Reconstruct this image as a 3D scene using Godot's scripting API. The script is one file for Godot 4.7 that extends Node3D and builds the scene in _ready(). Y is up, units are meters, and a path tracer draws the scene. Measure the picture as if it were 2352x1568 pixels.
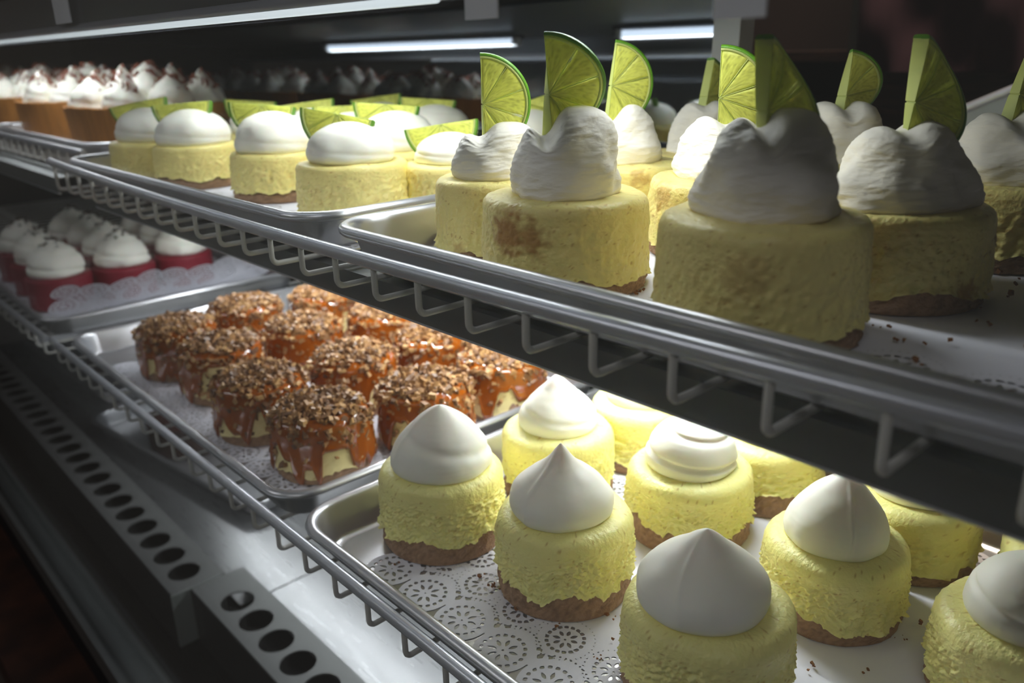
extends Node3D
# A glazed bakery display case seen close up through its front glass.
# The camera stands at the origin; x runs along the case, -z into it, y up, metres.

class MB:
	var v := PackedVector3Array()
	var c := PackedColorArray()
	var i := PackedInt32Array()
	var colored := false

	func add(p: Vector3, col := Color.WHITE) -> int:
		v.append(p)
		c.append(col)
		return v.size() - 1

	func tri(a: int, b: int, d: int) -> void:
		i.append(a)
		i.append(b)
		i.append(d)

	func quad(a: Vector3, b: Vector3, d: Vector3, e: Vector3, col := Color.WHITE) -> void:
		var k := add(a, col)
		add(b, col)
		add(d, col)
		add(e, col)
		tri(k, k + 1, k + 2)
		tri(k, k + 2, k + 3)

	func loft(rings: Array, cap0 := false, cap1 := false, cols: Array = []) -> void:
		var n: int = rings[0].size()
		var base := v.size()
		for j in rings.size():
			v.append_array(rings[j])
			if cols.size():
				c.append_array(cols[j])
			else:
				for q in n:
					c.append(Color.WHITE)
		for j in rings.size() - 1:
			var r0 := base + j * n
			var r1 := r0 + n
			for k in n:
				var k2 := (k + 1) % n
				i.append(r0 + k)
				i.append(r1 + k)
				i.append(r0 + k2)
				i.append(r0 + k2)
				i.append(r1 + k)
				i.append(r1 + k2)
		if cap0:
			cap(rings[0], false, cols[0][0] if cols.size() else Color.WHITE)
		if cap1:
			cap(rings[-1], true, cols[-1][0] if cols.size() else Color.WHITE)

	func cap(ring: PackedVector3Array, up: bool, col: Color) -> void:
		var m := Vector3.ZERO
		for p in ring:
			m += p
		m /= ring.size()
		var k := add(m, col)
		for p in ring:
			add(p, col)
		var n := ring.size()
		for q in n:
			if up:
				tri(k, k + 1 + (q + 1) % n, k + 1 + q)
			else:
				tri(k, k + 1 + q, k + 1 + (q + 1) % n)

	func tube(path: PackedVector3Array, r: float, sides := 8, caps := true) -> void:
		var rings := []
		var up := Vector3.UP
		for k in path.size():
			var t := (path[mini(k + 1, path.size() - 1)] - path[maxi(k - 1, 0)]).normalized()
			var nn := up - t * up.dot(t)
			if nn.length() < 0.05:
				nn = Vector3.RIGHT - t * Vector3.RIGHT.dot(t)
			nn = nn.normalized()
			up = nn
			var b := t.cross(nn)
			var ring := PackedVector3Array()
			for s in sides:
				var a := TAU * s / sides
				ring.append(path[k] + (nn * cos(a) - b * sin(a)) * r)
			rings.append(ring)
		loft(rings, caps, caps)

	func box(lo: Vector3, hi: Vector3, col := Color.WHITE) -> void:
		var a := lo
		var b := hi
		quad(Vector3(a.x, b.y, b.z), Vector3(b.x, b.y, b.z), Vector3(b.x, b.y, a.z), Vector3(a.x, b.y, a.z), col)
		quad(Vector3(a.x, a.y, a.z), Vector3(b.x, a.y, a.z), Vector3(b.x, a.y, b.z), Vector3(a.x, a.y, b.z), col)
		quad(Vector3(a.x, a.y, b.z), Vector3(b.x, a.y, b.z), Vector3(b.x, b.y, b.z), Vector3(a.x, b.y, b.z), col)
		quad(Vector3(b.x, a.y, a.z), Vector3(a.x, a.y, a.z), Vector3(a.x, b.y, a.z), Vector3(b.x, b.y, a.z), col)
		quad(Vector3(b.x, a.y, b.z), Vector3(b.x, a.y, a.z), Vector3(b.x, b.y, a.z), Vector3(b.x, b.y, b.z), col)
		quad(Vector3(a.x, a.y, a.z), Vector3(a.x, a.y, b.z), Vector3(a.x, b.y, b.z), Vector3(a.x, b.y, a.z), col)

	func mesh() -> ArrayMesh:
		var n := PackedVector3Array()
		n.resize(v.size())
		for k in range(0, i.size(), 3):
			var a := i[k]
			var b := i[k + 1]
			var d := i[k + 2]
			var f := (v[b] - v[a]).cross(v[d] - v[a])
			n[a] += f
			n[b] += f
			n[d] += f
			i[k + 1] = d
			i[k + 2] = b
		for k in n.size():
			n[k] = n[k].normalized()
		var arr := []
		arr.resize(Mesh.ARRAY_MAX)
		arr[Mesh.ARRAY_VERTEX] = v
		arr[Mesh.ARRAY_NORMAL] = n
		if colored:
			arr[Mesh.ARRAY_COLOR] = c
		arr[Mesh.ARRAY_INDEX] = i
		var m := ArrayMesh.new()
		m.add_surface_from_arrays(Mesh.PRIMITIVE_TRIANGLES, arr)
		return m

var M := {}
var taken := {}
var rng := RandomNumberGenerator.new()
var lo := FastNoiseLite.new()
var mid := FastNoiseLite.new()
var hi := FastNoiseLite.new()

# levels measured for the case
const TOP_FLOOR := -0.1087      # inside floor of the pans on the upper wire shelf
const LOW_FLOOR := -0.3000      # and on the lower wire shelf
const DECK := -0.562
const PAN_W := 0.46
const PAN_D := 0.33


func numbered(called: String) -> String:
	if not taken.has(called):
		taken[called] = 0
		return called
	taken[called] += 1
	return "%s_%03d" % [called, taken[called]]


func thing(called: String, label: String, category: String, at := Vector3.ZERO, turn := 0.0, group := "") -> Node3D:
	var o := Node3D.new()
	o.name = numbered(called)
	add_child(o, true)
	o.position = at
	o.rotation.y = turn
	tag(o, label, category, group)
	return o


func tag(o: Node, label: String, category: String, group := "") -> Node:
	o.set_meta("label", label)
	o.set_meta("category", category)
	if group != "":
		o.set_meta("group", group)
	return o


func part(called: String, m: Mesh, material: Material, parent: Node, at := Vector3.ZERO) -> MeshInstance3D:
	var o := MeshInstance3D.new()
	o.mesh = m
	o.material_override = material
	o.name = numbered(called) if parent == self else called
	o.position = at
	parent.add_child(o, true)
	return o


func struct(called: String, m: Mesh, material: Material) -> MeshInstance3D:
	var o := part(called, m, material, self)
	o.set_meta("kind", "structure")
	return o


func copy_of(o: Node3D, at: Vector3, turn: float, label: String) -> Node3D:
	var base := String(o.name)
	if base.substr(base.length() - 4, 1) == "_" and base.right(3).is_valid_int():
		base = base.left(base.length() - 4)
	var r: Node3D = o.duplicate()
	r.name = numbered(base)
	add_child(r, true)
	r.position = at
	r.rotation.y = turn
	r.set_meta("label", label)
	return r


func boxed(lo_: Vector3, hi_: Vector3) -> ArrayMesh:
	var b := MB.new()
	b.box(lo_, hi_)
	return b.mesh()


func col(r: float, g: float, b: float) -> Color:
	return Color(r / 255.0, g / 255.0, b / 255.0)


func noise_tex(freq: float, octaves: int, kind := FastNoiseLite.TYPE_SIMPLEX_SMOOTH, low := Color.BLACK, high := Color.WHITE, side := 512) -> NoiseTexture2D:
	var n := FastNoiseLite.new()
	n.noise_type = kind
	n.frequency = freq
	n.fractal_octaves = octaves
	n.seed = 7
	var t := NoiseTexture2D.new()
	t.width = side
	t.height = side
	t.seamless = true
	t.noise = n
	var g := Gradient.new()
	g.set_color(0, low)
	g.set_color(1, high)
	t.color_ramp = g
	return t


func mat(called: String, c: Color, rough := 0.6, metal := 0.0) -> StandardMaterial3D:
	var m := StandardMaterial3D.new()
	m.resource_name = called
	m.albedo_color = c
	m.roughness = rough
	m.metallic = metal
	M[called] = m
	return m


func relief(m: StandardMaterial3D, t: Texture2D, cm: float, scale: float) -> void:
	m.uv1_triplanar = true
	m.uv1_scale = Vector3.ONE * scale
	m.heightmap_enabled = true
	m.heightmap_texture = t
	m.heightmap_scale = cm


func make_materials() -> void:
	var fine := noise_tex(0.03, 4)
	var pitted := noise_tex(0.045, 3, FastNoiseLite.TYPE_CELLULAR)
	var m := mat("lemon_filling", col(252, 243, 158), 0.42)
	m.vertex_color_use_as_albedo = true
	relief(m, fine, 0.05, 22.0)
	m.subsurf_scatter_enabled = true
	m.subsurf_scatter_strength = 0.12
	m = mat("lime_filling", col(247, 230, 146), 0.45)
	m.vertex_color_use_as_albedo = true
	relief(m, fine, 0.05, 20.0)
	m.subsurf_scatter_enabled = true
	m.subsurf_scatter_strength = 0.12
	m = mat("plain_filling", col(238, 222, 158), 0.5)
	m.vertex_color_use_as_albedo = true
	m = mat("graham_crust", col(176, 142, 112), 0.85)
	m.vertex_color_use_as_albedo = true
	relief(m, pitted, 0.08, 30.0)
	m = mat("whipped_cream", col(250, 247, 233), 0.5)
	relief(m, noise_tex(0.012, 3), 0.02, 14.0)
	m.subsurf_scatter_enabled = true
	m.subsurf_scatter_strength = 0.1
	m = mat("wrinkled_cream", col(248, 242, 230), 0.62)
	m.uv1_triplanar = true
	relief(m, noise_tex(0.02, 4), 0.05, 14.0)
	m.uv1_scale = Vector3(10, 26, 10)
	m = mat("lime_rind", col(92, 148, 22), 0.38)
	relief(m, pitted, 0.02, 60.0)
	m = mat("lime_pith", col(226, 232, 150), 0.5)
	m.backlight_enabled = true
	m.backlight = col(220, 228, 120)
	m = mat("lime_flesh", Color(0.97, 0.98, 0.5, 0.62), 0.3)
	m.vertex_color_use_as_albedo = true
	m.refraction_enabled = true
	m.refraction_scale = 0.025
	m = mat("caramel", col(150, 76, 8), 0.1)
	m.clearcoat_enabled = true
	m.clearcoat = 0.6
	m.clearcoat_roughness = 0.06
	m.backlight_enabled = true
	m.backlight = col(130, 76, 8)
	m = mat("chopped_nut", Color.WHITE, 0.45)
	m.vertex_color_use_as_albedo = true
	m = mat("red_cake", col(132, 16, 38), 0.55)
	relief(m, fine, 0.04, 16.0)
	m = mat("dark_shaving", col(58, 36, 30), 0.5)
	m = mat("cinnamon_shaving", col(132, 66, 40), 0.6)
	m = mat("tart_crust", col(196, 132, 56), 0.7)
	m.vertex_color_use_as_albedo = true
	relief(m, pitted, 0.06, 18.0)
	m = mat("chocolate_glaze", col(66, 38, 32), 0.25)
	m = mat("chocolate_cake", col(60, 38, 28), 0.8)
	relief(m, pitted, 0.08, 16.0)
	m = mat("pan_aluminium", col(196, 196, 198), 0.32, 0.85)
	m = mat("shelf_wire", col(206, 204, 196), 0.35, 0.0)
	m = mat("rail_plating", col(200, 202, 208), 0.28, 0.55)
	m = mat("deck_steel", col(182, 182, 182), 0.36, 0.85)
	m.uv1_triplanar = true
	m.uv1_scale = Vector3(1.4, 1.4, 22)
	m.roughness_texture = noise_tex(0.02, 4, FastNoiseLite.TYPE_SIMPLEX_SMOOTH, Color(0.7, 0.7, 0.7), Color(1, 1, 1))
	m = mat("grille_steel", col(160, 160, 158), 0.45, 0.6)
	m = mat("dark_steel", col(58, 56, 54), 0.4, 0.6)
	m = mat("shield_steel", col(128, 130, 130), 0.42, 0.8)
	m = mat("black_plastic", col(20, 20, 21), 0.5)
	m = mat("frame_aluminium", col(150, 152, 150), 0.35, 0.9)
	m = mat("paper", col(238, 238, 246), 0.85)
	m.backlight_enabled = true
	m.backlight = col(60, 60, 62)
	m = mat("crumb", col(140, 92, 52), 0.9)
	m = mat("tag_card", col(232, 234, 238), 0.7)
	m = mat("door_mirror", col(140, 144, 148), 0.03, 1.0)
	m = mat("wood_panel", col(70, 38, 22), 0.6)
	m.uv1_triplanar = true
	m.uv1_scale = Vector3(2, 30, 2)
	m.albedo_texture = noise_tex(0.01, 3, FastNoiseLite.TYPE_SIMPLEX_SMOOTH, Color(0.45, 0.45, 0.45), Color(1, 1, 1))
	m = mat("dark_brown", col(48, 34, 30), 0.7)
	m = mat("maroon_cloth", col(52, 16, 28), 0.9)
	m.rim_enabled = true
	m.rim = 0.4
	m = mat("pale_steel", col(178, 184, 178), 0.5, 0.2)
	m = mat("dark_wall", col(64, 62, 60), 0.9)
	m = mat("room_wall", col(120, 112, 104), 0.9)
	m = mat("room_floor", col(70, 60, 52), 0.6)
	m = mat("glass", Color(0.9, 0.95, 0.93, 0.03), 0.0)
	m.transparency = BaseMaterial3D.TRANSPARENCY_ALPHA
	m = mat("tube_glow", Color.WHITE, 0.4)
	m.emission_enabled = true
	m.emission = col(226, 240, 255)
	m.emission_energy_multiplier = 2.2
	m = mat("added_edge_glow", Color.WHITE, 0.4)  # emission standing in for the shine of the overhead shelf edge
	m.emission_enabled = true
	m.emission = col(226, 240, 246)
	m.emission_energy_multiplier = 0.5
	m = mat("panel_glow", Color.WHITE, 0.4)
	m.emission_enabled = true
	m.emission = col(226, 236, 255)
	m.emission_energy_multiplier = 1.6


# ---------------------------------------------------------------- shapes

func smooth(a: float, b: float, x: float) -> float:
	return smoothstep(a, b, x)


func filling_mesh(r: float, h: float, hc: float, taper: float, sd: int, rough: float, brown: Array, nu := 150, nw := 40, er := 0.005, grain := Vector3(1, 1, 1)) -> ArrayMesh:
	# wall with torn, crumbly texture, rounded shoulder and a smooth top
	var b := MB.new()
	b.colored = true
	var rings := []
	var cols := []
	var off := Vector3(sd * 0.37, sd * 0.73, sd * 0.19)
	var nr := 7
	var nt := 6
	var rows := nw + 1 + nr + nt
	for j in rows:
		var ring := PackedVector3Array()
		var cr := PackedColorArray()
		for k in nu:
			var a := TAU * k / nu
			var e := Vector3(cos(a), 0, sin(a))
			var wob := 1.0 + 0.022 * lo.get_noise_3dv(e * 0.03 + off)
			var y := 0.0
			var rr := r
			var t := 0.0
			var nrm := e
			if j <= nw:
				t = float(j) / nw
				var edge := crust_edge(e, off, hc)
				y = lerpf(edge, h - er, t)
				rr = r * (1.0 - taper * pow(y / h, 1.6))
			elif j <= nw + nr:
				t = 1.0
				var q := PI / 2 * float(j - nw) / nr
				rr = r * (1.0 - taper) - er + er * cos(q)
				y = h - er + er * sin(q)
				nrm = (e * cos(q) + Vector3.UP * sin(q)).normalized()
			else:
				t = 1.2
				rr = (r * (1.0 - taper) - er) * (1.0 - float(j - nw - nr) / (nt + 0.4))
				y = h + er * 0.14 * (1.0 - pow(rr / r, 2.0))
				nrm = Vector3.UP
			var p := e * rr * wob + Vector3(0, y, 0)
			var mask := 1.0 - smooth(0.62, 0.98, t + 0.25 * lo.get_noise_3dv(p + off))
			var s := p * 1.0 + off
			var d := rough * mask * (0.7 * mid.get_noise_3dv(s * grain) + 0.9 * hi.get_noise_3dv(s * grain * 0.8))
			d += 0.0009 * lo.get_noise_3dv(s * 1.4) + 0.00025 * hi.get_noise_3dv(s)
			if t < 0.1:
				d += (0.1 - t) * 0.016 * (0.7 + mid.get_noise_3dv(s * 1.3))
			ring.append(p + nrm * d)
			# toasted patches and specks
			var w := 0.0
			for st in brown:
				var dist: float = Vector2(wrapf(a - st[0], -PI, PI) * r, y - st[1]).length()
				w = maxf(w, st[3] * (1.0 - smooth(st[2] * 0.3, st[2], dist + 0.006 * mid.get_noise_3dv(s * 1.2))))
			var sp := hi.get_noise_3dv(s * 0.8 + Vector3(3, 1, 2))
			w = maxf(w, smooth(0.5, 0.62, sp) * 0.6)
			var pale := 1.0 + 0.05 * mid.get_noise_3dv(s * 0.6)
			cr.append(Color(pale, pale, pale).lerp(Color(0.45, 0.21, 0.09), clampf(w, 0, 0.85)))
		rings.append(ring)
		cols.append(cr)
	b.loft(rings, true, true, cols)
	return b.mesh()


func crust_edge(e: Vector3, off: Vector3, hc: float) -> float:
	return maxf(hc * (1.0 + 0.62 * lo.get_noise_3dv(e * 0.04 + off * 2.0) + 0.24 * mid.get_noise_3dv(e * 0.034 + off)), 0.0015)


func crust_mesh(r: float, hc: float, sd: int, nu := 130) -> ArrayMesh:
	var b := MB.new()
	b.colored = true
	var off := Vector3(sd * 0.37, sd * 0.73, sd * 0.19)
	var rings := []
	var cols := []
	for j in 10:
		var ring := PackedVector3Array()
		var cr := PackedColorArray()
		for k in nu:
			var a := TAU * k / nu
			var e := Vector3(cos(a), 0, sin(a))
			var wob := 1.0 + 0.022 * lo.get_noise_3dv(e * 0.03 + off)
			var y := minf(j / 8.0, 1.0) * crust_edge(e, off, hc)
			var p := e * (r * wob) + Vector3(0, y + 0.0003, 0)
			var s := p + off
			var d := 0.0012 * mid.get_noise_3dv(s) + 0.0012 * hi.get_noise_3dv(s) - 0.0004
			if j == 0:
				d = -0.001
			if j == 9:
				d = -0.006
			ring.append(p + e * d)
			var g := 0.9 + 0.55 * hi.get_noise_3dv(s * 1.3)
			cr.append(Color(g, g * 0.95, g * 0.9))
		rings.append(ring)
		cols.append(cr)
	b.loft(rings, true, true, cols)
	return b.mesh()


func profile(pts: Array, t: float) -> Vector2:
	# Catmull-Rom through the profile points (radius, height)
	var n := pts.size() - 1
	var f := clampf(t, 0, 1) * n
	var k := mini(int(f), n - 1)
	var u := f - k
	var a: Vector2 = pts[maxi(k - 1, 0)]
	var b: Vector2 = pts[k]
	var c: Vector2 = pts[k + 1]
	var d: Vector2 = pts[mini(k + 2, n)]
	return b.cubic_interpolate(c, a, d, u)


func cream_mesh(r: float, h: float, pts: Array, sd: int, o := {}, nu := 110, nv := 60) -> ArrayMesh:
	# piped cream: lofted profile with a lean, spiral folds, creases and an optional notch
	var b := MB.new()
	var rings := []
	var off := Vector3(sd * 0.51, sd * 0.23, sd * 0.67)
	var lean: Vector2 = o.get("lean", Vector2.ZERO)
	var swirl: float = o.get("swirl", 0.0)
	var turns: float = o.get("turns", 2.0)
	var wrinkle: float = o.get("wrinkle", 0.0)
	var lump: float = o.get("lump", 0.04)
	var notch: float = o.get("notch", 0.0)
	var na: float = o.get("notch_angle", 0.0)
	var nw: float = o.get("notch_width", 0.006)
	var no: float = o.get("notch_offset", 0.0)
	var crease: Array = o.get("crease", [])
	var nd := Vector2(cos(na), sin(na))
	for j in nv + 1:
		var t := float(j) / nv
		var q := profile(pts, t)
		var ring := PackedVector3Array()
		var u := clampf(q.y, 0, 1)
		for k in nu:
			var a := TAU * k / nu
			var e := Vector3(cos(a), 0, sin(a))
			var rr := maxf(q.x, 0.0) * r
			var s := Vector3(e.x * rr, q.y * h, e.z * rr) + off
			rr *= 1.0 + lump * lo.get_noise_3dv(s * 1.1)
			if swirl > 0.0:
				var ph := fposmod(u * turns - a / TAU, 1.0)
				rr *= 1.0 - swirl * exp(-pow((ph - 0.5) / 0.09, 2.0)) * smooth(1.0, 0.7, u)
			rr += wrinkle * (0.7 * mid.get_noise_3dv(s * Vector3(0.5, 2.2, 0.5)) + 0.3 * hi.get_noise_3dv(s * Vector3(0.5, 1.8, 0.5)))
			rr += 0.00012 * mid.get_noise_3dv(s * Vector3(0.35, 3.5, 0.35))
			for cz in crease:
				var da := wrapf(a - (cz[0] + cz[3] * u + 0.1 * lo.get_noise_3dv(s)), -PI, PI) * rr
				rr += cz[1] * exp(-pow(da / cz[2], 2.0)) * smooth(0.02, 0.2, u) * smooth(1.0, 0.75, u)
			var p := Vector3(e.x * rr, q.y * h, e.z * rr)
			p.x += lean.x * pow(u, 1.7)
			p.z += lean.y * pow(u, 1.7)
			if notch > 0.0:
				var sgn := p.x * nd.x + p.z * nd.y - no
				p.y -= notch * exp(-pow(sgn / nw, 2.0)) * smooth(0.45, 0.95, u)
			ring.append(p)
		rings.append(ring)
	b.loft(rings, true, true)
	return b.mesh()


func twisted(p: Vector3, tw: float, bend: float, r: float) -> Vector3:
	var a := tw * p.y / r
	var q := Vector3(p.x * cos(a) - p.z * sin(a), p.y, p.x * sin(a) + p.z * cos(a))
	q.z += bend * q.x * q.x / r
	return q


func lime_parts(r: float, th: float, tw: float, bend: float, sd: int) -> Dictionary:
	# half slice: cut edge on the y axis, arc towards +x
	var out := {}
	var n := 40
	var rind := MB.new()
	var pith := MB.new()
	var rings := []
	var prings := []
	for k in n + 1:
		var a := -PI / 2 + PI * k / n
		var e := Vector3(cos(a), sin(a), 0)
		var ring := PackedVector3Array()
		for q in [[r - 0.0013, 1.0], [r - 0.0003, 0.85], [r, 0.5], [r, -0.5], [r - 0.0003, -0.85], [r - 0.0013, -1.0], [r - 0.0018, -0.96], [r - 0.0018, 0.96]]:
			ring.append(twisted(e * q[0] + Vector3(0, 0, th * 0.5 * q[1]), tw, bend, r))
		rings.append(ring)
		var pr := PackedVector3Array()
		for q in [[r - 0.0016, 0.97], [r - 0.0016, -0.97], [r - 0.0032, -0.93], [r - 0.0032, 0.93]]:
			pr.append(twisted(e * q[0] + Vector3(0, 0, th * 0.5 * q[1]), tw, bend, r))
		prings.append(pr)
	rind.loft(rings, true, true)
	pith.loft(prings, true, true)
	for s in 6:
		# thin membranes between the segments
		var a := -PI / 2 + PI * s / 5.0
		a = clampf(a, -PI / 2 + 0.012, PI / 2 - 0.012)
		var e := Vector3(cos(a), sin(a), 0)
		var o := Vector3(-sin(a), cos(a), 0) * 0.00022
		var mr := []
		for j in 9:
			var rad := lerpf(0.0004, r - 0.003, j / 8.0)
			var ring := PackedVector3Array()
			for q in [[1.0, 1.0], [1.0, -1.0], [-1.0, -1.0], [-1.0, 1.0]]:
				ring.append(twisted(e * rad + o * q[0] + Vector3(0, 0, th * 0.48 * q[1]), tw, bend, r))
			mr.append(ring)
		pith.loft(mr, true, true)
	out.rind = rind.mesh()
	out.pith = pith.mesh()
	out.segments = []
	var cnt := 5
	for s in cnt:
		var g := MB.new()
		g.colored = true
		var a0 := -PI / 2 + PI * s / cnt + 0.028
		var a1 := -PI / 2 + PI * (s + 1) / cnt - 0.028
		if s == 0:
			a0 -= 0.02
		if s == cnt - 1:
			a1 += 0.02
		var na := 14
		var nr := 16
		for side in [1.0, -1.0]:
			var base := g.v.size()
			for i in na + 1:
				for j in nr + 1:
					var u := float(i) / na
					var w := float(j) / nr
					var a := lerpf(a0, a1, u)
					var rad := lerpf(0.0012, r - 0.0030, w)
					var edge: float = minf(minf(u, 1.0 - u) * 7.0 * (0.35 + w), minf(w * 5.0, (1.0 - w) * 9.0))
					var puff := sqrt(clampf(edge, 0, 1))
					var fib := hi.get_noise_3d(a * 0.045 + sd, rad * 0.6, side + s)
					var z: float = side * th * 0.5 * (0.80 + 0.24 * puff + 0.12 * fib * puff)
					var p := twisted(Vector3(cos(a) * rad, sin(a) * rad, z), tw, bend, r)
					var lum := 0.95 + 0.5 * fib
					g.add(p, Color(lum, lum, lum * 0.9))
			for i in na:
				for j in nr:
					var q0 := base + i * (nr + 1) + j
					var q1 := q0 + 1
					var q2 := q0 + nr + 1
					var q3 := q2 + 1
					if side > 0:
						g.tri(q0, q1, q2)
						g.tri(q2, q1, q3)
					else:
						g.tri(q0, q2, q1)
						g.tri(q2, q3, q1)
		out.segments.append(g.mesh())
	return out


func lime_slice(parent: Node3D, parts: Dictionary, at: Vector3, basis_: Basis) -> void:
	var o := Node3D.new()
	o.name = "lime_slice"
	parent.add_child(o, true)
	o.transform = Transform3D(basis_, at)
	part("pith", parts.pith, M.lime_pith, o)
	part("rind", parts.rind, M.lime_rind, o)
	for s in parts.segments:
		part("segment", s, M.lime_flesh, o)


func round_rect(w: float, d: float, rc: float, inset: float, y: float) -> PackedVector3Array:
	var ring := PackedVector3Array()
	var hx := w / 2 - inset
	var hz := d / 2 - inset
	var c := maxf(rc - inset * 0.75, 0.004)
	for q in 4:
		var cx: float = (hx - c) * [1, -1, -1, 1][q]
		var cz: float = (hz - c) * [1, 1, -1, -1][q]
		for s in 9:
			var a := PI / 2 * q + PI / 2 * s / 8
			ring.append(Vector3(cx + c * cos(a), y, cz + c * sin(a)))
	return ring


func pan_mesh(w: float, d: float) -> ArrayMesh:
	# sheet pan: sloping walls and a rolled rim; y = 0 is the inside floor
	var b := MB.new()
	var rings := []
	for q in [[0.018, -0.0010], [0.0145, -0.0004], [0.0125, 0.002], [0.0075, 0.0185], [0.0045, 0.0186], [0.0016, 0.0186], [0.0004, 0.0197], [0.0, 0.0212], [0.0006, 0.0228], [0.0022, 0.0240], [0.0042, 0.0243], [0.006, 0.0236], [0.0072, 0.0220], [0.0082, 0.0195], [0.0135, 0.0028], [0.0152, 0.0008], [0.0185, 0.0]]:
		rings.append(round_rect(w, d, 0.03, q[0], q[1]))
	b.loft(rings, true, true)
	return b.mesh()


func med_hole(p: Vector2, r: float) -> float:
	# lace medallion: positive inside a cut-out
	var d := p.length()
	var a := atan2(p.y, p.x)
	var best := -1.0
	var n1 := 18.0
	var f := absf(fposmod(a / TAU * n1, 1.0) - 0.5)
	best = maxf(best, minf(1.05 - absf(d - r * 0.78), 1.25 - (0.5 - f) * TAU / n1 * d * -1.0 - TAU / n1 * d * 0.5) if f > 0.0 else best)
	# radial slots
	var along := (f) * TAU / n1 * d
	best = maxf(best, minf(1.1 - absf(d - r * 0.78), 0.62 - along))
	# petals
	var n2 := 8.0
	var g := (absf(fposmod(a / TAU * n2, 1.0) - 0.5)) * TAU / n2 * d
	var u := clampf((d - r * 0.2) / (r * 0.38), 0.0, 1.0)
	best = maxf(best, minf(sin(u * PI) * 1.15 - g, 2.0))
	best = maxf(best, 0.7 - d)
	return best


func doily_field(x: float, y: float, w: float, h: float) -> float:
	# millimetres, positive where there is paper
	var pitch := 33.0
	var ex := w / 2 - absf(x)
	var ey := h / 2 - absf(y)
	var inset := minf(ex, ey)
	if inset > 74.0:
		return 5.0
	var along := y if ex < ey else x
	var half := h / 2 if ex < ey else w / 2
	var cnt := roundf((half * 2.0 - 34.0) / pitch)
	var step := (half * 2.0 - 34.0) / cnt
	var u := fposmod(along + half - 17.0 + step / 2, step) - step / 2
	var m1 := Vector2(u, inset - 17.0)
	var paper := maxf(inset - 19.0, 16.6 - m1.length())
	var hole := -9.0
	if m1.length() < 16.0:
		hole = med_hole(m1, 15.5)
	else:
		# little diamonds between the medallions, then a dotted scallop
		var v := fposmod(along + half - 17.0, step) - step / 2
		hole = maxf(hole, 2.0 - absf(v) - absf(inset - 28.0) * 0.8)
		hole = maxf(hole, 1.5 - absf(absf(v) - 4.6) - absf(inset - 31.5) * 0.8)
		var dd := m1.length()
		var aa := atan2(m1.y, m1.x)
		var arc := fposmod(aa * 20.5, 3.1) - 1.55
		if m1.y > 0.0:
			hole = maxf(hole, 0.75 - Vector2(arc * dd / 20.5, dd - 20.5).length())
		# inner medallions, half a step on
		var m2 := Vector2(v, inset - 47.0)
		if m2.length() < 14.0:
			hole = maxf(hole, med_hole(m2, 13.0))
		var d2 := m2.length()
		var arc2 := fposmod(atan2(m2.y, m2.x) * 16.0, 2.9) - 1.45
		hole = maxf(hole, 0.6 - Vector2(arc2 * d2 / 16.0, d2 - 16.0).length())
	return minf(paper, -hole)


func doily_mesh(w: float, h: float, cell: float) -> ArrayMesh:
	var b := MB.new()
	var nx := int(w / cell) + 3
	var ny := int(h / cell) + 3
	var f := PackedFloat32Array()
	f.resize(nx * ny)
	for j in ny:
		for i in nx:
			f[j * nx + i] = doily_field((i - nx / 2.0 + 0.5) * cell, (j - ny / 2.0 + 0.5) * cell, w, h)
	var at := func(i: float, j: float) -> Vector3: return Vector3((i - nx / 2.0 + 0.5) * cell, 0, (j - ny / 2.0 + 0.5) * cell) * 0.001
	for j in ny - 1:
		var run := -1
		for i in nx:
			var full := false
			var any := false
			if i < nx - 1:
				var q := j * nx + i
				var s := int(f[q] > 0) + int(f[q + 1] > 0) + int(f[q + nx] > 0) + int(f[q + nx + 1] > 0)
				full = s == 4
				any = s > 0
			if full and run < 0:
				run = i
			if run >= 0 and (not full or i - run > 40):
				b.quad(at.call(run, j), at.call(run, j + 1), at.call(i, j + 1), at.call(i, j))
				run = i if full else -1
			if any and not full:
				# marching square: walk the cell's corners
				var cs := [[i, j], [i, j + 1], [i + 1, j + 1], [i + 1, j]]
				var poly := PackedVector3Array()
				for k in 4:
					var c0: Array = cs[k]
					var c1: Array = cs[(k + 1) % 4]
					var f0 := f[c0[1] * nx + c0[0]]
					var f1 := f[c1[1] * nx + c1[0]]
					if f0 > 0:
						poly.append(at.call(c0[0], c0[1]))
					if (f0 > 0) != (f1 > 0):
						var t := f0 / (f0 - f1)
						poly.append(at.call(lerpf(c0[0], c1[0], t), lerpf(c0[1], c1[1], t)))
				var k0 := b.v.size()
				for p in poly:
					b.add(p)
				for k in range(1, poly.size() - 1):
					b.tri(k0, k0 + k, k0 + k + 1)
	return b.mesh()


func bent_mesh(m: ArrayMesh, f: Callable) -> ArrayMesh:
	var a := m.surface_get_arrays(0)
	var b := MB.new()
	for p in a[Mesh.ARRAY_VERTEX]:
		b.add(f.call(p))
	var ix: PackedInt32Array = a[Mesh.ARRAY_INDEX]
	for k in range(0, ix.size(), 3):
		b.tri(ix[k], ix[k + 2], ix[k + 1])
	return b.mesh()


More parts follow.
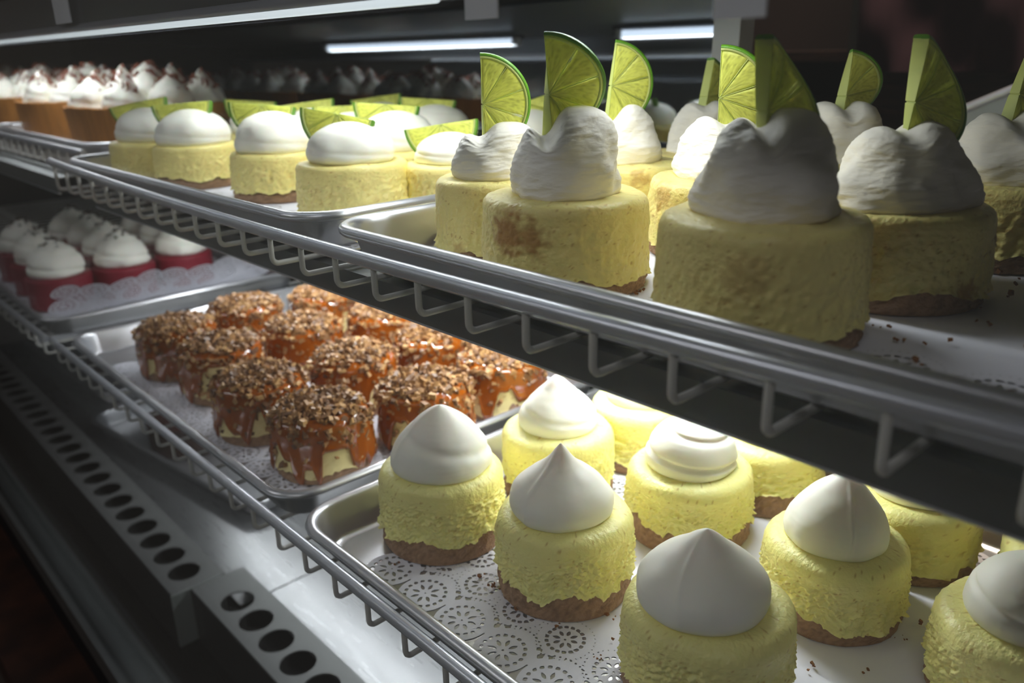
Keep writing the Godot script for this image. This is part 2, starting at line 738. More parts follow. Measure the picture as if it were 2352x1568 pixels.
func chunk(b: MB, at: Vector3, size: Vector3, cl: Color) -> void:
	# a broken, eight-cornered crumb
	var q := Quaternion(Vector3(rng.randf_range(-1, 1), rng.randf_range(-1, 1), rng.randf_range(-1, 1.01)).normalized(), rng.randf() * TAU)
	var p := PackedVector3Array()
	for s in [[-1, -1, -1], [1, -1, -1], [1, 1, -1], [-1, 1, -1], [-1, -1, 1], [1, -1, 1], [1, 1, 1], [-1, 1, 1]]:
		p.append(at + q * (Vector3(s[0], s[1], s[2]) * size * 0.5 * rng.randf_range(0.45, 1.0)))
	for f in [[0, 3, 2, 1], [4, 5, 6, 7], [0, 1, 5, 4], [2, 3, 7, 6], [1, 2, 6, 5], [3, 0, 4, 7]]:
		b.quad(p[f[0]], p[f[1]], p[f[2]], p[f[3]], cl)


func nuts_mesh(r: float, h: float, sd: int) -> ArrayMesh:
	var b := MB.new()
	b.colored = true
	rng.seed = sd
	for k in 760:
		var rad := r * 0.97 * sqrt(rng.randf())
		var a := rng.randf() * TAU
		var y := h + 0.002 + 0.0055 * (1.0 - pow(rad / r, 2.0)) * rng.randf()
		if rad > r * 0.86:
			y -= rng.randf() * 0.006
		if k > 560:
			rad = r * 1.045 + 0.001
			y = h - 0.002 - pow(rng.randf(), 2.0) * h * 0.75
		var s := rng.randf_range(0.0026, 0.0062)
		var tone := rng.randf()
		var cl := Color(0.42, 0.215, 0.08).lerp(Color(0.12, 0.05, 0.018), tone)
		if rng.randf() < 0.18:
			cl = Color(0.50, 0.29, 0.11)
		chunk(b, Vector3(cos(a) * rad, y, sin(a) * rad), Vector3(s * rng.randf_range(0.8, 1.7), s * 0.65, s), cl)
	return b.mesh()


func caramel_mesh(r: float, h: float, taper: float, sd: int, bare: Array) -> ArrayMesh:
	# glaze poured over the top, running down the side in drips of uneven length
	var b := MB.new()
	var nu := 120
	var off := Vector3(sd * 0.31, sd * 0.9, 0)
	var rings := []
	for j in 40:
		var ring := PackedVector3Array()
		for k in nu:
			var a := TAU * k / nu
			var e := Vector3(cos(a), 0, sin(a))
			var drip := 0.86 + 0.7 * lo.get_noise_3dv(e * 0.055 + off) + 0.35 * lo.get_noise_3dv(e * 0.10 + off)
			for q in bare:
				# places where the glaze never ran far
				var g := absf(wrapf(a - q[0] + 0.12 * mid.get_noise_3dv(e * 0.02 + off), -PI, PI))
				drip = lerpf(minf(drip, q[2]), drip, smooth(q[1] * 0.75, q[1] * 1.15, g))
			drip = clampf(drip, 0.12, 0.97) * h
			var wob := 1.0 + 0.022 * lo.get_noise_3dv(e * 0.03 + off)
			var p := Vector3.ZERO
			var thick := 0.0017 + 0.0007 * mid.get_noise_3dv(e * 0.03 + off)
			if j < 24:
				var t := float(j) / 23.0
				var y := h - drip * (1.0 - t)
				var end := sqrt(clampf(t * 7.0, 0.0, 1.0))
				var bead := 0.0012 * exp(-pow((t - 0.12) / 0.1, 2.0))
				p = e * (r * (1.0 - taper * pow(maxf(y, 0) / h, 1.6)) * wob + thick * end + bead) + Vector3(0, maxf(y, 0.001), 0)
				if t > 0.85:
					p -= e * 0.004 * pow((t - 0.85) / 0.15, 2.0)
			else:
				var t := float(j - 23) / 16.0
				p = e * maxf((r * (1.0 - taper) * wob - 0.004 + thick) * (1.0 - t), 0.0003) + Vector3(0, h + 0.0018 + 0.0006 * lo.get_noise_3dv(e * 0.02 * (1.0 - t) + off), 0)
			ring.append(p)
		rings.append(ring)
	b.loft(rings, false, true)
	return b.mesh()


func shavings_mesh(r: float, y: float, count: int, size: float, sd: int) -> ArrayMesh:
	var b := MB.new()
	rng.seed = sd
	for k in count:
		var rad := r * sqrt(rng.randf())
		var a := rng.randf() * TAU
		var yy := y * (1.0 - 0.45 * pow(rad / r, 2.0))
		chunk(b, Vector3(cos(a) * rad, yy, sin(a) * rad), Vector3(size * rng.randf_range(0.8, 2.0), size * 0.35, size * 0.7), Color.WHITE)
	return b.mesh()


# cream profiles as (radius, height) shares
var P_KISS := [Vector2(0.80, 0.0), Vector2(0.97, 0.06), Vector2(1.0, 0.17), Vector2(0.95, 0.30), Vector2(0.82, 0.43), Vector2(0.62, 0.56), Vector2(0.40, 0.68), Vector2(0.23, 0.80), Vector2(0.11, 0.92), Vector2(0.015, 1.0)]
var P_CONE := [Vector2(0.86, 0.0), Vector2(0.98, 0.05), Vector2(1.0, 0.14), Vector2(0.96, 0.27), Vector2(0.86, 0.42), Vector2(0.73, 0.56), Vector2(0.57, 0.70), Vector2(0.38, 0.83), Vector2(0.18, 0.94), Vector2(0.015, 1.0)]
var P_DOME := [Vector2(0.84, 0.0), Vector2(0.97, 0.07), Vector2(1.0, 0.20), Vector2(0.96, 0.36), Vector2(0.86, 0.53), Vector2(0.70, 0.68), Vector2(0.50, 0.80), Vector2(0.30, 0.89), Vector2(0.13, 0.96), Vector2(0.015, 1.0)]
var P_MOUND := [Vector2(0.86, 0.0), Vector2(0.98, 0.05), Vector2(1.0, 0.15), Vector2(0.97, 0.28), Vector2(0.88, 0.42), Vector2(0.80, 0.56), Vector2(0.72, 0.70), Vector2(0.62, 0.82), Vector2(0.46, 0.92), Vector2(0.26, 0.98), Vector2(0.02, 1.0)]
var P_LOBE := [Vector2(0.90, 0.0), Vector2(0.99, 0.05), Vector2(1.0, 0.14), Vector2(0.95, 0.28), Vector2(0.89, 0.42), Vector2(0.86, 0.56), Vector2(0.83, 0.70), Vector2(0.78, 0.82), Vector2(0.66, 0.92), Vector2(0.42, 0.985), Vector2(0.02, 1.0)]
var P_PEAK := [Vector2(0.84, 0.0), Vector2(0.97, 0.06), Vector2(1.0, 0.16), Vector2(0.97, 0.28), Vector2(0.88, 0.40), Vector2(0.74, 0.52), Vector2(0.57, 0.64), Vector2(0.39, 0.76), Vector2(0.23, 0.88), Vector2(0.10, 0.96), Vector2(0.012, 1.0)]
var P_BLUNT := [Vector2(0.88, 0.0), Vector2(0.98, 0.05), Vector2(1.0, 0.15), Vector2(0.98, 0.28), Vector2(0.93, 0.42), Vector2(0.88, 0.56), Vector2(0.81, 0.70), Vector2(0.72, 0.82), Vector2(0.57, 0.92), Vector2(0.34, 0.985), Vector2(0.02, 1.0)]
var P_FLAT := [Vector2(0.84, 0.0), Vector2(0.97, 0.10), Vector2(1.0, 0.28), Vector2(0.96, 0.48), Vector2(0.86, 0.66), Vector2(0.70, 0.80), Vector2(0.48, 0.91), Vector2(0.24, 0.98), Vector2(0.02, 1.0)]


func _ready() -> void:
	setup_view()
	make_materials()
	lo.noise_type = FastNoiseLite.TYPE_SIMPLEX_SMOOTH
	lo.frequency = 26.0
	lo.fractal_octaves = 2
	lo.seed = 11
	mid.noise_type = FastNoiseLite.TYPE_SIMPLEX_SMOOTH
	mid.frequency = 150.0
	mid.fractal_octaves = 2
	mid.seed = 12
	hi.noise_type = FastNoiseLite.TYPE_SIMPLEX_SMOOTH
	hi.frequency = 480.0
	hi.fractal_octaves = 2
	hi.seed = 13
	build_room()
	build_case()
	build_shelves()
	build_lamps()
	build_pans()
	build_lemon_cakes()
	build_lime_cakes()
	build_caramel_cakes()
	build_red_cakes()
	build_tarts()
	build_deck_goods()
	build_background()


func setup_view() -> void:
	var cam := Camera3D.new()
	cam.name = "camera"
	var lens := CameraAttributesPhysical.new()
	lens.frustum_focal_length = 12.0 / (784.0 / 1900.0)
	lens.frustum_focus_distance = 0.42
	lens.exposure_aperture = 8.3
	lens.frustum_near = 0.01
	lens.frustum_far = 50.0
	cam.attributes = lens
	add_child(cam)
	cam.transform = Transform3D(Basis(Vector3(0.6744, -0.0238, -0.738), Vector3(-0.2297, 0.9431, -0.2403), Vector3(0.7017, 0.3316, 0.6306)).orthonormalized(), Vector3.ZERO)
	cam.current = true
	var we := WorldEnvironment.new()
	we.name = "surroundings"
	var e := Environment.new()
	e.background_mode = Environment.BG_COLOR
	e.background_color = Color(0.02, 0.022, 0.026)
	e.tonemap_mode = Environment.TONE_MAPPER_LINEAR
	e.tonemap_exposure = 1.7
	e.sdfgi_enabled = true
	e.ssao_enabled = true
	e.ssil_enabled = true
	we.environment = e
	add_child(we)


func area(called: String, at: Vector3, size: Vector2, energy: float, c: Color, down := true) -> void:
	var l := AreaLight3D.new()
	l.name = called
	l.area_size = size
	l.area_normalize_energy = true
	l.light_energy = energy
	l.light_color = c
	l.shadow_enabled = true
	l.area_range = 8.0
	add_child(l, true)
	l.position = at
	l.rotation.x = -PI / 2 if down else 0.0


func build_room() -> void:
	struct("floor", boxed(Vector3(-4, -1.25, -3.2), Vector3(3, -1.15, 3.2)), M.room_floor)
	struct("ceiling", boxed(Vector3(-4, 1.5, -3.2), Vector3(3, 1.6, 3.2)), M.room_wall)
	struct("wall_back", boxed(Vector3(-4, -1.15, -3.3), Vector3(3, 1.5, -3.2)), M.dark_wall)
	struct("wall_front", boxed(Vector3(-4, -1.15, 3.2), Vector3(3, 1.5, 3.3)), M.room_wall)
	struct("wall_left", boxed(Vector3(-4.1, -1.15, -3.2), Vector3(-4, 1.5, 3.2)), M.room_wall)
	struct("wall_right", boxed(Vector3(3, -1.15, -3.2), Vector3(3.1, 1.5, 3.2)), M.room_wall)
	# ceiling panels over the customers' side
	for x in [-1.6, 0.9]:
		var t := thing("ceiling_panel_light", "white ceiling light panel over the customers' floor facing the %s" % ("cream pies" if x < 0 else "lemon cheesecakes"), "ceiling light", Vector3(x, 1.5, 1.3), 0, "ceiling light panels")
		part("frame", boxed(Vector3(-0.62, -0.03, -0.32), Vector3(0.62, 0, 0.32)), M.frame_aluminium, t)
		part("diffuser", boxed(Vector3(-0.58, -0.034, -0.28), Vector3(0.58, -0.03, 0.28)), M.panel_glow, t)
		area("ceiling_panel_lamp", Vector3(x, 1.46, 1.3), Vector2(1.16, 0.56), 0.26, col(255, 246, 232))


func build_case() -> void:
	# front glass, standing in an aluminium channel
	var t := thing("front_glass", "large clear front glass pane of the display case", "glass", Vector3(0, 0, 0))
	part("pane", boxed(Vector3(-2.19, -0.575, -0.168), Vector3(0.89, 0.495, -0.164)), M.glass, t)
	t = thing("glass_channel", "aluminium channel holding the bottom edge of the front glass", "frame")
	var b := MB.new()
	b.box(Vector3(-2.195, -0.60, -0.186), Vector3(0.895, -0.588, -0.146))
	b.box(Vector3(-2.195, -0.588, -0.152), Vector3(0.895, -0.574, -0.146))
	b.box(Vector3(-2.195, -0.588, -0.186), Vector3(0.895, -0.578, -0.180))
	part("channel", b.mesh(), M.frame_aluminium, t)
	# cabinet below
	t = thing("case_cabinet", "dark brown wooden cabinet under the display case", "cabinet")
	part("front_panel", boxed(Vector3(-2.195, -1.13, -0.2), Vector3(0.895, -0.60, -0.17)), M.black_plastic, t)
	part("body", boxed(Vector3(-2.195, -1.13, -0.64), Vector3(0.895, -0.66, -0.2)), M.dark_steel, t)
	part("wooden_ledge", boxed(Vector3(-2.195, -0.80, -0.17), Vector3(0.895, -0.74, -0.09)), M.wood_panel, t)
	part("kick_board", boxed(Vector3(-2.195, -1.15, -0.6), Vector3(0.895, -1.13, -0.24)), M.black_plastic, t)
	# steel deck in two sheets that meet in a seam
	part_thing("deck_panel", boxed(Vector3(-0.763, DECK - 0.002, -0.60), Vector3(0.895, DECK, -0.3005)), M.deck_steel, "brushed steel deck sheet beneath the lemon cheesecakes", "deck panel")
	part_thing("deck_panel", boxed(Vector3(-2.195, DECK - 0.002, -0.60), Vector3(-0.7655, DECK, -0.2808)), M.deck_steel, "brushed steel deck sheet beneath the chocolate tortes", "deck panel")
	build_grille(-2.195, -0.795, -0.2200, -0.2765, "long perforated steel air grille ending in a square corner", true)
	build_grille(-0.792, 0.895, -0.2400, -0.2960, "perforated steel air grille with frosty scratched holes", false)
	# end walls and the rear
	t = thing("display_case", "dark shell of the display case with end walls and flat top", "display case")
	part("end_wall", boxed(Vector3(-2.24, -0.66, -0.62), Vector3(-2.2, 0.5, -0.16)), M.black_plastic, t)
	part("end_wall", boxed(Vector3(0.9, -0.66, -0.62), Vector3(0.94, 0.5, -0.16)), M.black_plastic, t)
	part("top", boxed(Vector3(-2.24, 0.5, -0.64), Vector3(0.94, 0.53, -0.16)), M.frame_aluminium, t)
	part("rear_sill", boxed(Vector3(-2.2, -0.62, -0.66), Vector3(0.9, -0.57, -0.645)), M.frame_aluminium, t)
	t = thing("mirrored_door", "dark mirrored sliding door at the back of the case", "door", Vector3(0, -0.1, -0.61))
	t.rotation.x = -0.038
	part("mirror", boxed(Vector3(-2.19, -0.45, -0.006), Vector3(-0.42, 0.585, 0)), M.door_mirror, t)
	part("stile", boxed(Vector3(-0.42, -0.45, -0.012), Vector3(-0.395, 0.585, 0.008)), M.grille_steel, t)


func part_thing(called: String, m: Mesh, material: Material, label: String, category: String, group := "") -> MeshInstance3D:
	var o := part(called, m, material, self)
	tag(o, label, category, group)
	return o


func build_grille(x0: float, x1: float, zf: float, zb: float, label: String, tab: bool) -> void:
	var t := thing("air_grille", label, "grille")
	var b := MB.new()
	var pitch := 0.0427
	var r := 0.0172
	var y := -0.535
	var zc := (zf + zb) / 2
	var x := x1 - 0.012 if tab else x0 + 0.062
	var edges := [x1, x0]
	var n := int((x1 - x0) / pitch) - 1
	var first := x1 - 0.034 if tab else x0 + 0.055
	var dir := -1.0 if tab else 1.0
	var done := x1 if tab else x0
	var sd := 24
	for k in n:
		var cx := first + dir * pitch * k
		if absf(cx - (x0 if tab else x1)) < pitch:
			break
		var a := minf(done, cx + dir * pitch / 2)
		var e := maxf(done, cx + dir * pitch / 2)
		if k > 0:
			a = cx - pitch / 2
			e = cx + pitch / 2
		done = cx + dir * pitch / 2
		# a rectangle of sheet with a round hole
		var inner := PackedVector3Array()
		var outer := PackedVector3Array()
		var corner := atan2((zf - zb) / 2, e - cx)
		var corner2 := PI - atan2((zf - zb) / 2, cx - a)
		for s in sd:
			# angles that meet the four corners of the rectangle
			var lim: Array = [[0.0, corner], [corner, PI / 2], [PI / 2, corner2], [corner2, PI], [PI, TAU - corner2], [TAU - corner2, 1.5 * PI], [1.5 * PI, TAU - corner], [TAU - corner, TAU]][s / 3]
			var g := lerpf(lim[0], lim[1], (s % 3) / 3.0)
			var c := Vector2(cos(g), sin(g))
			inner.append(Vector3(cx + c.x * r, y, zc + c.y * r))
			var sx := (e - cx) if c.x > 0 else (cx - a)
			var sz := (zf - zb) / 2
			var q := minf(sx / maxf(absf(c.x), 1e-5), sz / maxf(absf(c.y), 1e-5))
			outer.append(Vector3(cx + c.x * q, y, zc + c.y * q))
		var low := PackedVector3Array()
		for p in inner:
			low.append(p + Vector3(0, -0.0015, 0))
		b.loft([outer, inner])
		b.loft([inner.duplicate(), low])
	part("perforated_top", b.mesh(), M.grille_steel, t)
	var w := MB.new()
	w.box(Vector3(x0, -0.62, zf - 0.0015), Vector3(x1, y + 0.0004, zf))
	part("front_wall", w.mesh(), M.dark_steel, t)
	w = MB.new()
	w.box(Vector3(x0, -0.56, zb - 0.004), Vector3(x1, y - 0.0003, zb))
	part("back_wall", w.mesh(), M.grille_steel, t)
	part("duct_floor", boxed(Vector3(x0, -0.622, zb - 0.004), Vector3(x1, -0.60, zf)), M.black_plastic, t)
	if tab:
		part("end_plate", boxed(Vector3(x1, -0.6, zb), Vector3(x1 + 0.0015, y, zf)), M.pale_steel, t)  # paler steel puts the light falling on this end into its colour


func rail_y(x: float, y: float, sag: float) -> float:
	var t := clampf((x + 0.865) / 0.87, 0.0, 1.0)
	return y - sag * 4.0 * t * (1.0 - t)


func wire_shelf(label: String, x0: float, x1: float, first: float, y: float, z: float, drop: float, sag: float, zback: float) -> Node3D:
	var t := thing("wire_shelf", label, "shelf")
	var b := MB.new()
	var path := PackedVector3Array()
	for k in 25:
		var x := lerpf(x0, x1, k / 24.0)
		path.append(Vector3(x, rail_y(x, y, sag), z))
	b.tube(path, 0.0036, 14)
	part("front_rail", b.mesh(), M.rail_plating, t)
	var x := first
	while x < x1 - 0.004:
		if x > x0 + 0.003:
			var fall := rail_y(x, y, sag) - drop
			var rod := MB.new()
			var p := PackedVector3Array([Vector3(0, 0, 0), Vector3(0, -fall + 0.004, 0)])
			for k in 5:
				var a := PI / 2 * (k + 1) / 5.0
				p.append(Vector3(0, -fall + 0.004 - 0.004 * sin(a), -0.004 + 0.004 * cos(a)))
			p.append(Vector3(0, -fall, zback - z))
			rod.tube(p, 0.0016, 8)
			part("wire", rod.mesh(), M.shelf_wire, t, Vector3(x, rail_y(x, y, sag), z))
		x += 0.0351
	for q in [zback, (z + zback) / 2]:
		var c := MB.new()
		c.tube(PackedVector3Array([Vector3(x0, drop - 0.0049, q), Vector3(x1, drop - 0.0049, q)]), 0.003, 8)
		part("cross_rod", c.mesh(), M.shelf_wire, t)
	return t


func build_shelves() -> void:
	wire_shelf("upper wire shelf with plated front rail under the lime cheesecakes", -0.865, 0.6, -0.865 + 0.0105, -0.0870, -0.2075, -0.1116, 0.0063, -0.585)
	wire_shelf("lower wire shelf with plated front rail under the lemon cheesecakes", -0.955, 0.6, -0.94, -0.2825, -0.1955, -0.3030, 0.0, -0.585)
	wire_shelf("upper wire shelf section under the cream pies", -2.15, -0.955, -2.14, -0.0905, -0.262, -0.1116, 0.0, -0.585)
	wire_shelf("lower wire shelf section under the red cupcakes", -2.15, -0.968, -2.14, -0.2825, -0.1925, -0.3030, 0.0, -0.585)
	# solid shelf above
	var t := thing("top_shelf", "steel shelf overhead with a rounded front edge and an added glowing strip", "shelf")
	part("plate", boxed(Vector3(-2.19, 0.050, -0.57), Vector3(0.89, 0.053, -0.205)), M.shield_steel, t)
	part("front_lip", boxed(Vector3(-2.19, 0.0245, -0.207), Vector3(0.89, 0.050, -0.205)), M.shield_steel, t)
	var b := MB.new()
	b.tube(PackedVector3Array([Vector3(-2.19, 0.0225, -0.206), Vector3(0.89, 0.0225, -0.206)]), 0.004, 14)
	part("front_edge", b.mesh(), M.rail_plating, t)
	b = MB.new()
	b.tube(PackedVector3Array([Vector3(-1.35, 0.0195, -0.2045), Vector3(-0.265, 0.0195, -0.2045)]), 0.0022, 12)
	part("added_glow_strip", b.mesh(), M.added_edge_glow, t)  # glowing strip added so the shelf edge reads as a bright line
	area("added_edge_fill", Vector3(-0.81, 0.0168, -0.2045), Vector2(1.08, 0.004), 0.005, col(228, 240, 255))  # weak fill added to go with the glowing strip
	for k in [[-0.2335, 0.0105, 0.0085, "blank white price tag hanging from the overhead shelf edge above the upright lime slices"], [-0.1305, 0.0065, 0.0078, "blank white price tag by the door stile on the overhead shelf edge"], [-0.713, 0.027, 0.019, "blank white price tag on the overhead shelf lip above the lying lime slices"]]:
		var g := thing("price_tag", k[3], "tag", Vector3(k[0], k[1], -0.1995))
		part("card", boxed(Vector3(-k[2], 0, -0.0004), Vector3(k[2], 0.022, 0.0004)), M.tag_card, g)


func lamp(label: String, x0: float, x1: float, y: float, z: float, energy: float) -> void:
	var t := thing("tube_lamp", label, "lamp", Vector3((x0 + x1) / 2, y, z))
	var h := (x1 - x0) / 2
	var b := MB.new()
	b.tube(PackedVector3Array([Vector3(-h, 0, 0), Vector3(h, 0, 0)]), 0.0045, 14)
	part("tube", b.mesh(), M.tube_glow, t)
	part("housing", boxed(Vector3(-h - 0.01, 0.005, -0.011), Vector3(h + 0.01, 0.009, 0.011)), M.black_plastic, t)
	for s in [-1.0, 1.0]:
		part("socket", boxed(Vector3(s * (h + 0.005) - 0.005, -0.005, -0.006), Vector3(s * (h + 0.005) + 0.005, 0.005, 0.006)), M.tag_card, t)
	area("tube_lamp_light", Vector3((x0 + x1) / 2, y - 0.0056, z), Vector2(x1 - x0, 0.012), energy, col(236, 243, 246))


func build_lamps() -> void:
	lamp("fluorescent tube under the overhead shelf above the lime cheesecakes", -0.76, -0.225, 0.0385, -0.335, 0.050)
	lamp("fluorescent tube under the overhead shelf above the cream pies", -1.55, -1.0, 0.0365, -0.31, 0.045)
	lamp("fluorescent tube under the upper wire shelf above the caramel cheesecakes", -1.0, -0.24, -0.124, -0.425, 0.17)
	lamp("fluorescent tube under the lower wire shelf above the steel deck", -1.25, -0.30, -0.318, -0.47, 0.058)
	# glare shield hanging in front of the tube
	for q in [[-0.85, 0.6, "dark metal glare shield under the upper wire shelf"], [-2.15, -0.97, "dark metal glare shield under the shelf of cream pies"]]:
		var t := thing("glare_shield", q[2], "shield")
		var b := MB.new()
		b.box(Vector3(q[0], -0.1305, -0.2362), Vector3(q[1], -0.1145, -0.235))
		b.box(Vector3(q[0], -0.1157, -0.262), Vector3(q[1], -0.1145, -0.2362))
		part("plate", b.mesh(), M.shield_steel, t)
		b = MB.new()
		b.tube(PackedVector3Array([Vector3(q[0], -0.1308, -0.2362), Vector3(q[1], -0.1308, -0.2362)]), 0.0013, 10)
		part("rolled_edge", b.mesh(), M.rail_plating, t)


func build_pans() -> void:
	var pm := pan_mesh(PAN_W, PAN_D)
	var wide := pan_mesh(0.488, PAN_D)
	var shallow := pan_mesh(PAN_W, 0.215)
	var dm := doily_mesh(410.0, 290.0, 0.85)
	# [centre x, z of the front edge, floor y, turn, pan label, doily label]
	var rows := [
		[-0.212, -0.2005, LOW_FLOOR, 0.0, "aluminium sheet pan holding the cheesecakes topped with plain cream kisses", "white paper lace doily under the cheesecakes topped with plain cream kisses"],
		[-0.700, -0.205, LOW_FLOOR, 0.0, "aluminium sheet pan holding the caramel nut cheesecakes", "white paper lace doily under the caramel nut cheesecakes"],
		[-1.245, -0.203, LOW_FLOOR, 0.0, "aluminium sheet pan holding the red cupcakes", "white paper lace doily draped up the rim of the red cupcake pan"],
		[-0.170, -0.2195, TOP_FLOOR, 0.0, "aluminium sheet pan holding the cheesecakes with upright lime slices", "white paper lace doily under the cheesecakes with upright lime slices"],
		[-0.647, -0.2195, TOP_FLOOR, 0.0, "aluminium sheet pan holding the cheesecakes with lime slices lying in flat cream", "white paper lace doily under the cheesecakes with lying lime slices"],
		[-1.215, -0.275, TOP_FLOOR, 0.0, "aluminium sheet pan holding the cream pies nearest the lime cheesecakes", ""],
		[-1.69, -0.275, TOP_FLOOR, 0.0, "aluminium sheet pan holding the cream pies at the far end of the shelf", ""],
		[-1.150, -0.331, DECK + 0.0016, 0.135, "aluminium sheet pan on the steel deck with a chocolate torte", ""],
		[-1.67, -0.338, DECK + 0.0016, 0.04, "aluminium sheet pan on the steel deck at its dark far end", ""],
	]
	for k in rows.size():
		var q: Array = rows[k]
		var t := thing("sheet_pan", q[4], "pan", Vector3(q[0], q[2], q[1] - (PAN_D if k < 7 else 0.215) / 2), q[3])
		part("pan_body", wide if k == 1 else shallow if k > 6 else pm, M.pan_aluminium, t)
		if q[5] != "":
			var mm := dm
			var at := Vector3(q[0] + 0.024, q[2] + 0.0004, q[1] - PAN_D / 2 + 0.004)
			if k == 2:
				at.x = -1.222
				at.z = q[1] - PAN_D / 2
				mm = bent_mesh(dm, func(p: Vector3) -> Vector3:
					var u := maxf(p.x - 0.126, 0.0)
					return Vector3(0.126 + u * 0.72 if u > 0.0 else p.x, u * 0.62 + 0.003 * (1.0 + sin(p.z * 60.0)) * smooth(0.0, 0.05, u), p.z))
			var d := part_thing("paper_doily", mm, M.paper, q[5], "doily")
			d.position = at
			d.rotation.y = q[3]
	# crumbs scattered on the lemon cheesecake pan and on the pan above
	for q in [[Vector3(-0.212, LOW_FLOOR + 0.0012, -0.36), Vector2(0.19, 0.13), 130, "brown biscuit crumbs scattered over the doily among the plain cream cheesecakes", 5], [Vector3(-0.16, TOP_FLOOR + 0.0012, -0.37), Vector2(0.18, 0.12), 150, "brown biscuit crumbs scattered among the cheesecakes with upright lime slices", 6]]:
		var b := MB.new()
		rng.seed = q[4]
		for k in q[2]:
			var c := Vector3(rng.randf_range(-1, 1) * q[1].x, 0, rng.randf_range(-1, 1) * q[1].y)
			for s in rng.randi_range(1, 4):
				var z := rng.randf_range(0.0006, 0.0022) * (0.6 if s > 1 else 1.0)
				chunk(b, c + Vector3(rng.randf_range(-0.003, 0.003), z * 0.8, rng.randf_range(-0.003, 0.003)), Vector3(z * 1.3, z * 0.8, z), Color.WHITE)
		var o := part_thing("cake_crumbs", b.mesh(), M.crumb, q[3], "crumbs")
		o.position = q[0]
		o.set_meta("kind", "stuff")


func build_lemon_cakes() -> void:
	# x, z, height, radius, taper, crust, cream radius, cream height, profile, options, cream offset, label
	var rows := [
		[-0.3855, -0.2815, 0.052, 0.0400, 0.015, 0.0145, 0.0325, 0.042, P_CONE, {"lean": Vector2(0.002, 0.001), "swirl": 0.05, "turns": 1.3, "crease": [[1.7, 0.0011, 0.0016, 0.3]]}, Vector2(0.001, -0.001), "lemon cheesecake by the pan corner with a broad steep cream cone"],
		[-0.2925, -0.3005, 0.050, 0.0400, 0.015, 0.0165, 0.0300, 0.042, P_KISS, {"lean": Vector2(0.0, 0.0), "swirl": 0.03, "turns": 1.0, "lump": 0.06, "crease": [[1.45, 0.0011, 0.0014, 0.25]]}, Vector2(-0.002, 0.001), "lemon cheesecake in front with a bulging cream kiss and torn lower edge"],
		[-0.1855, -0.2890, 0.052, 0.0410, 0.015, 0.012, 0.0318, 0.038, P_PEAK, {"lean": Vector2(0.001, 0.0), "crease": [[1.25, 0.0011, 0.0013, 0.3]]}, Vector2(-0.003, 0.002), "lemon cheesecake with a wide peaked cream cone beside the front rim"],
		[-0.3735, -0.3772, 0.051, 0.0395, 0.015, 0.015, 0.0275, 0.039, P_PEAK, {"lean": Vector2(0.0, 0.001), "swirl": 0.03, "turns": 2.0}, Vector2(0.0, 0.0), "smooth lemon cheesecake with a brightly lit round cream drop"],
		[-0.2782, -0.4016, 0.047, 0.0405, 0.015, 0.0155, 0.0290, 0.037, P_DOME, {"swirl": 0.10, "turns": 2.4}, Vector2(0.0, 0.0), "lemon cheesecake with a layered swirl of bright cream"],
		[-0.1742, -0.3928, 0.0445, 0.0388, 0.015, 0.010, 0.0272, 0.040, P_CONE, {"lean": Vector2(0.002, -0.001), "lump": 0.07, "crease": [[0.92, 0.0013, 0.0012, -0.2]]}, Vector2(-0.001, 0.001), "lemon cheesecake with a tall ridged cream peak and a ragged side"],
		[-0.268, -0.4770, 0.047, 0.0385, 0.015, 0.015, 0.0270, 0.034, P_DOME, {}, Vector2(0.001, 0.0), "lemon cheesecake standing behind the layered swirl one"],
		[-0.166, -0.4735, 0.045, 0.0385, 0.015, 0.011, 0.0285, 0.034, P_DOME, {}, Vector2(0.0, 0.0), "lemon cheesecake close to the back rim behind the ridged cream peak"],
		[-0.0790, -0.3870, 0.046, 0.0385, 0.015, 0.011, 0.0265, 0.036, P_DOME, {"swirl": 0.06, "turns": 2.0}, Vector2(0.0, 0.0), "lemon cheesecake with rounded swirled cream away from the others"],
		[-0.366, -0.4600, 0.048, 0.0380, 0.015, 0.011, 0.0260, 0.034, P_DOME, {}, Vector2(0.0, 0.0), "lemon cheesecake behind the smooth one with the bright cream drop"],
		[-0.076, -0.4735, 0.046, 0.0385, 0.015, 0.011, 0.0270, 0.034, P_DOME, {}, Vector2(0.0, 0.0), "lemon cheesecake in the back corner of its pan"],
	]
	for k in rows.size():
		var q: Array = rows[k]
		var near := k < 6 or k == 8
		var t := thing("lemon_cheesecake", q[11], "cheesecake", Vector3(q[0], LOW_FLOOR + 0.0006, q[1]), 0, "lemon cheesecakes topped with plain cream")
		part("filling", filling_mesh(q[3], q[2], q[5], q[4], 20 + k, 0.0021 if k != 3 else 0.0010, [], 240 if near else 120, 52 if near else 28, 0.0078), M.lemon_filling, t)
		part("crust", crust_mesh(q[3] * 0.985, q[5], 20 + k), M.graham_crust, t)
		part("cream_topping", cream_mesh(q[6], q[7], q[8], 30 + k, q[9], 110 if near else 70, 64 if near else 40), M.whipped_cream, t, Vector3(q[10].x, q[2] - 0.0012, q[10].y))


